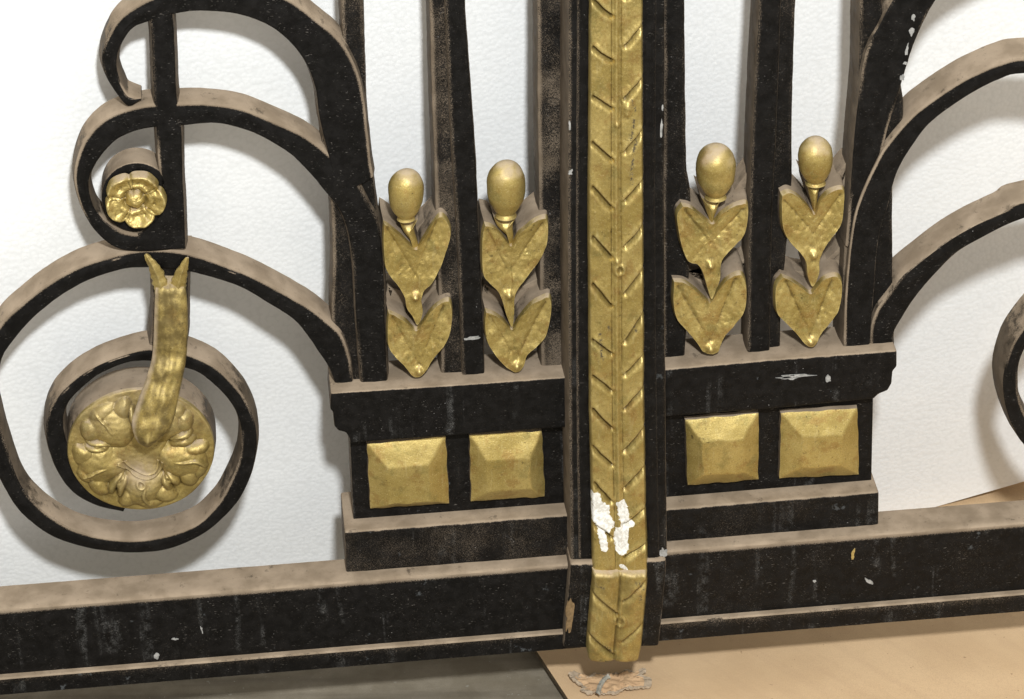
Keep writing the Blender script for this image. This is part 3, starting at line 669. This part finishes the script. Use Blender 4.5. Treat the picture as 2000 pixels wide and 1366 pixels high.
# cast foot below the seam
slab('post_foot_back', [(1114,1102),(1302,1094),(1301,1120),(1294,1200),(1287,1264),(1100,1268),(1106,1200),(1113,1120)], .0385, .0, .0030, PO, dust=.4, runs=.8)
G2 = [((1157,1146),(1204,1187),.0022),((1147,1225),(1196,1264),.0030),((1214,1160),(1264,1116),.0018),((1212,1238),(1256,1201),.0018)]
post_relief('post_foot', [1108,1130,1200,1260,1286], [1156,1156,1149,1144,1150], [1264,1264,1258,1252,1246], G2, .0095, False, .0388, .030, PO, {'scr': [((1180,1248),(1196,1263)),((1163,1130),(1175,1134)),((1240,1124),(1250,1126)),((1248,1134),(1254,1138)),((1248,1150),(1248,1160)),((1170,1276),(1186,1280)),((1225,1281),(1246,1279))], 'b': [], 'r': [(1208,1201,9,2.6,.0012)]}, None, 2)

# ---- paint chips and scuffs, thin flakes bonded to the iron
def chip(G, outline, d, mat, label=None, nm='paint_chip'):
    P = [at(x+random.uniform(-.7, .7), y+random.uniform(-.7, .7), d+.0003) for x, y in outline]; n = len(P)
    V = P+[p+Vector((0, .0014, 0)) for p in P]; Fc = [tuple(range(n)), tuple(range(2*n-1, n-1, -1))]+[(i, (i+1) % n, n+(i+1) % n, n+i) for i in range(n)]
    build(nm, V, Fc, mat, G)
def blob(cx, cy, rx, ry, ang=0, n=16, s=1):
    out = []
    for k in range(n):
        a = 2*math.pi*k/n; r = 1+.42*noise.noise(Vector((cx+math.cos(a)*1.7, cy+math.sin(a)*1.7, s)))*2*.8
        x, y = rx*r*math.cos(a), ry*r*math.sin(a); out.append((cx+x*math.cos(ang)-y*math.sin(ang), cy+x*math.sin(ang)+y*math.cos(ang)))
    return out
for c in ((1292,252,2.5,18,.05),(1294,212,1.8,5,0),(1113,246,1.6,9,0),(1115,337,4,5,.5)): chip(PO, blob(*c, s=c[1]), .0341, CHIP)
for c in ((1784,35,3.5,6,0),(1781,62,5,10,.3),(1771,98,2.6,12,.15),(1768,124,3.5,3,0),(1762,152,4,6,.2)): chip(RG, blob(*c, s=c[1]), .0026, CHIP)
for c in ((1557,735,34,3,-.06),(1543,738,14,4,-.06)): chip(RG, blob(*c, s=c[1]), .0147, CHIP)
for c in ((1618,741,5,6,0),(1698,1136,9,3.5,.5),(1591,1136,2.5,2.5,0),(1666,1083,3,10,.25)): chip(RG, blob(*c, s=c[1]), .0147 if c[1] < 800 else .0279, CHIP if c[0] != 1666 else GOLD)
chip(RG, blob(1296, 1080, 7, 9, 0), .0341, CHIP)
for c in ((306,1281,5,6,0),(394,1231,1.5,7,-.3),(342,1249,6,2,0)): chip(LG, blob(*c, s=c[1]), .0279, CHIP)
chip(PO, blob(1113, 1203, 8, 34, .08, 24), .0387, RUST, nm='rust_scuff')
chip(LG, blob(923, 661, 15, 3.5, -.1), .0025, CHIP)

# ================================================================== surroundings
FZ = zb-.058
def grid_floor(name, x0, x1, y0, y1, z, mat):
    n = 40; V = [(x0+(x1-x0)*i/n, y0+(y1-y0)*j/n, z) for j in range(n+1) for i in range(n+1)]
    Fc = [(j*(n+1)+i, j*(n+1)+i+1, (j+1)*(n+1)+i+1, (j+1)*(n+1)+i) for j in range(n) for i in range(n)]
    return build(name, V, Fc, mat)
fl = grid_floor('floor', -3, 3, -2.2, 2.5, FZ-.012, FLOORM); fl['kind'] = 'structure'
# cardboard sheet
zc = FZ
def onfloor(px, py, z=zc): return on_plane(px, py, Vector((0, 0, 1)), z)
e0 = onfloor(1050, 1275); e1 = onfloor(1110, 1366); dr = (e1-e0).normalized()
pA = e0-dr*.42; pB = e1+dr*.30
corners = [pA, pB, pB+Vector((1.25, .10, 0)), pA+Vector((1.35, .10, 0))]
V = []; Fc = []; n = 60; T = .0042
for top in (0, 1):
    for j in range(n+1):
        for i in range(n+1):
            u, v = i/n, j/n; p = corners[0].lerp(corners[3], u).lerp(corners[1].lerp(corners[2], u), v)
            V.append(Vector((p.x, p.y, zc-(T if top else 0)+nz(p.x, p.y, 4, 1)*.0010*min(1, u*6))))
N1 = (n+1)*(n+1)
for t in (0, 1):
    for j in range(n):
        for i in range(n): a = t*N1+j*(n+1)+i; Fc.append((a, a+1, a+n+2, a+n+1))
ring = [i for i in range(n+1)]+[j*(n+1)+n for j in range(1, n+1)]+[n*(n+1)+i for i in range(n-1, -1, -1)]+[j*(n+1) for j in range(n-1, 0, -1)]
nf = len(Fc)
for a in range(len(ring)): b = (a+1) % len(ring); Fc.append((ring[a], ring[b], N1+ring[b], N1+ring[a]))
cb = build('cardboard_sheet', V, Fc, [CARD, CARDEDGE], fm=[0]*nf+[1]*(len(Fc)-nf))
tagt(cb, 'flat sheet of plain brown cardboard on the floor under the right half of the gate', 'cardboard')
# foam board
nrm = Vector((-.126, 1, .12)); q0 = Vector((.363, .184, -.303)); cc = nrm.dot(q0)
b0 = on_plane(1840, 992, nrm, cc); b1 = on_plane(2000, 946, nrm, cc)
dirb = (b1-b0).normalized(); upv = (nrm.normalized()).cross(dirb)
if upv.z < 0: upv = -upv
tl_ = (FZ-.010-b0.z)/dirb.z
left = b0+dirb*tl_ if dirb.z > 0 and tl_ < 0 else b0-dirb*.7
def bed(x): # bottom edge: meets the floor at the left, lifts to the right
    return left+dirb*x
ax = Vector((1, .126, 0)); ax = (ax-nrm*(ax.dot(nrm)/nrm.dot(nrm))).normalized()
Lw = (left-b0).length
bl = left; far = left-ax*1.6
V = []; nrmn = nrm.normalized()
poly = [far, bl, b0+dirb*1.0, b0+dirb*1.0+upv*1.5, far+upv*1.9]
bm = bmesh.new(); vs = [bm.verts.new(p) for p in poly]; f_ = bm.faces.new(vs)
r_ = bmesh.ops.extrude_face_region(bm, geom=[f_])
for g in r_['geom']:
    if isinstance(g, bmesh.types.BMVert): g.co += nrmn*.04
bmesh.ops.recalc_face_normals(bm, faces=bm.faces)
bmesh.ops.bevel(bm, geom=list(bm.edges), offset=.003, segments=3, affect='EDGES')
bm.verts.index_update(); Vv = [v.co.copy() for v in bm.verts]; Ff = [tuple(v.index for v in f.verts) for f in bm.faces]; bm.free()
fo = build('foam_board', Vv, Ff, FOAM, smooth=30)
tagt(fo, 'large white polystyrene board with beaded surface standing behind the gate', 'foam board')

# torn scrap of board with a strip of tape
def scrap():
    out = zs([(465,560),(540,515),(600,540),(560,570),(640,590),(740,570),(790,530),(860,530),(960,540),(1010,540),(1100,520),(1250,510),(1380,520),(1450,480),(1480,520),(1420,560),(1540,600),(1545,700),(1480,715),(1360,730),(1280,745),(1180,760),(1100,790),(1020,800),(900,795),(830,770),(760,800),(700,790),(620,745),(660,720),(600,680),(560,650),(510,620)], 6.667, 1040, 1240)
    V = []; Fc = []; fm = []; n = 0; O = catmull(out+[out[0]], 2.0)[:-1]; c = np.array((1185, 1337)); rings = 12; m = len(O)
    for t in (0, 1):
        for i in range(rings+1):
            r = max(.02, i/rings)
            for q in O:
                x, y = c+(q-c)*r; p = onfloor(x, y, zc+.0015)
                h = .0022+.0020*noise.noise(Vector((x*.06, y*.12, 2)))+(.0016*noise.noise(Vector((x*.22, y*.35, 5))) if r > .6 else 0)
                if x < 1125 or x > 1215: h += .0010
                V.append(p+Vector((0, 0, max(.0006, h)-(.0011 if t else 0))))
    for t in (0, 1):
        for i in range(rings):
            for j in range(m): a = t*(rings+1)*m+i*m+j; b = t*(rings+1)*m+i*m+(j+1) % m; Fc.append((a, b, b+m, a+m)); fm.append(0 if (i < rings*.8) else 1)
    for j in range(m): a = rings*m+j; b = rings*m+(j+1) % m; k = (rings+1)*m; Fc.append((a, b, b+k, a+k)); fm.append(1)
    s_ = build('cardboard_scrap', V, Fc, [SCRAPC, SCRAP], fm=fm, smooth=35)
    tagt(s_, 'small torn brown board scrap with grey tape, lying below the gilded post', 'scrap')
    L_ = zs([(990,540),(950,560),(905,620),(870,690),(850,770)], 6.667, 1040, 1240)
    Q = catmull(L_, 2.0); V = []; Fc = []
    for i, q in enumerate(Q):
        for sgn in (-1, -.3, .3, 1):
            p = onfloor(q[0]+sgn*4.2, q[1]+sgn*1.5, zc+.008); V.append(p+Vector((0, 0, .0012*(1-abs(sgn))+noise.noise(Vector((q[0]*.3, q[1]*.3, sgn)))*.0012)))
    k = len(V); V += [v-Vector((0, 0, .0008)) for v in V]
    for i in range(len(Q)-1):
        for j in range(3): a = i*4+j; Fc += [(a, a+1, a+5, a+4), (k+a, k+a+4, k+a+5, k+a+1)]
        Fc += [(i*4, i*4+4, k+i*4+4, k+i*4), (i*4+3, k+i*4+3, k+i*4+7, i*4+7)]
    build('tape_strip', V, Fc, TAPE, s_, smooth=50)
scrap()
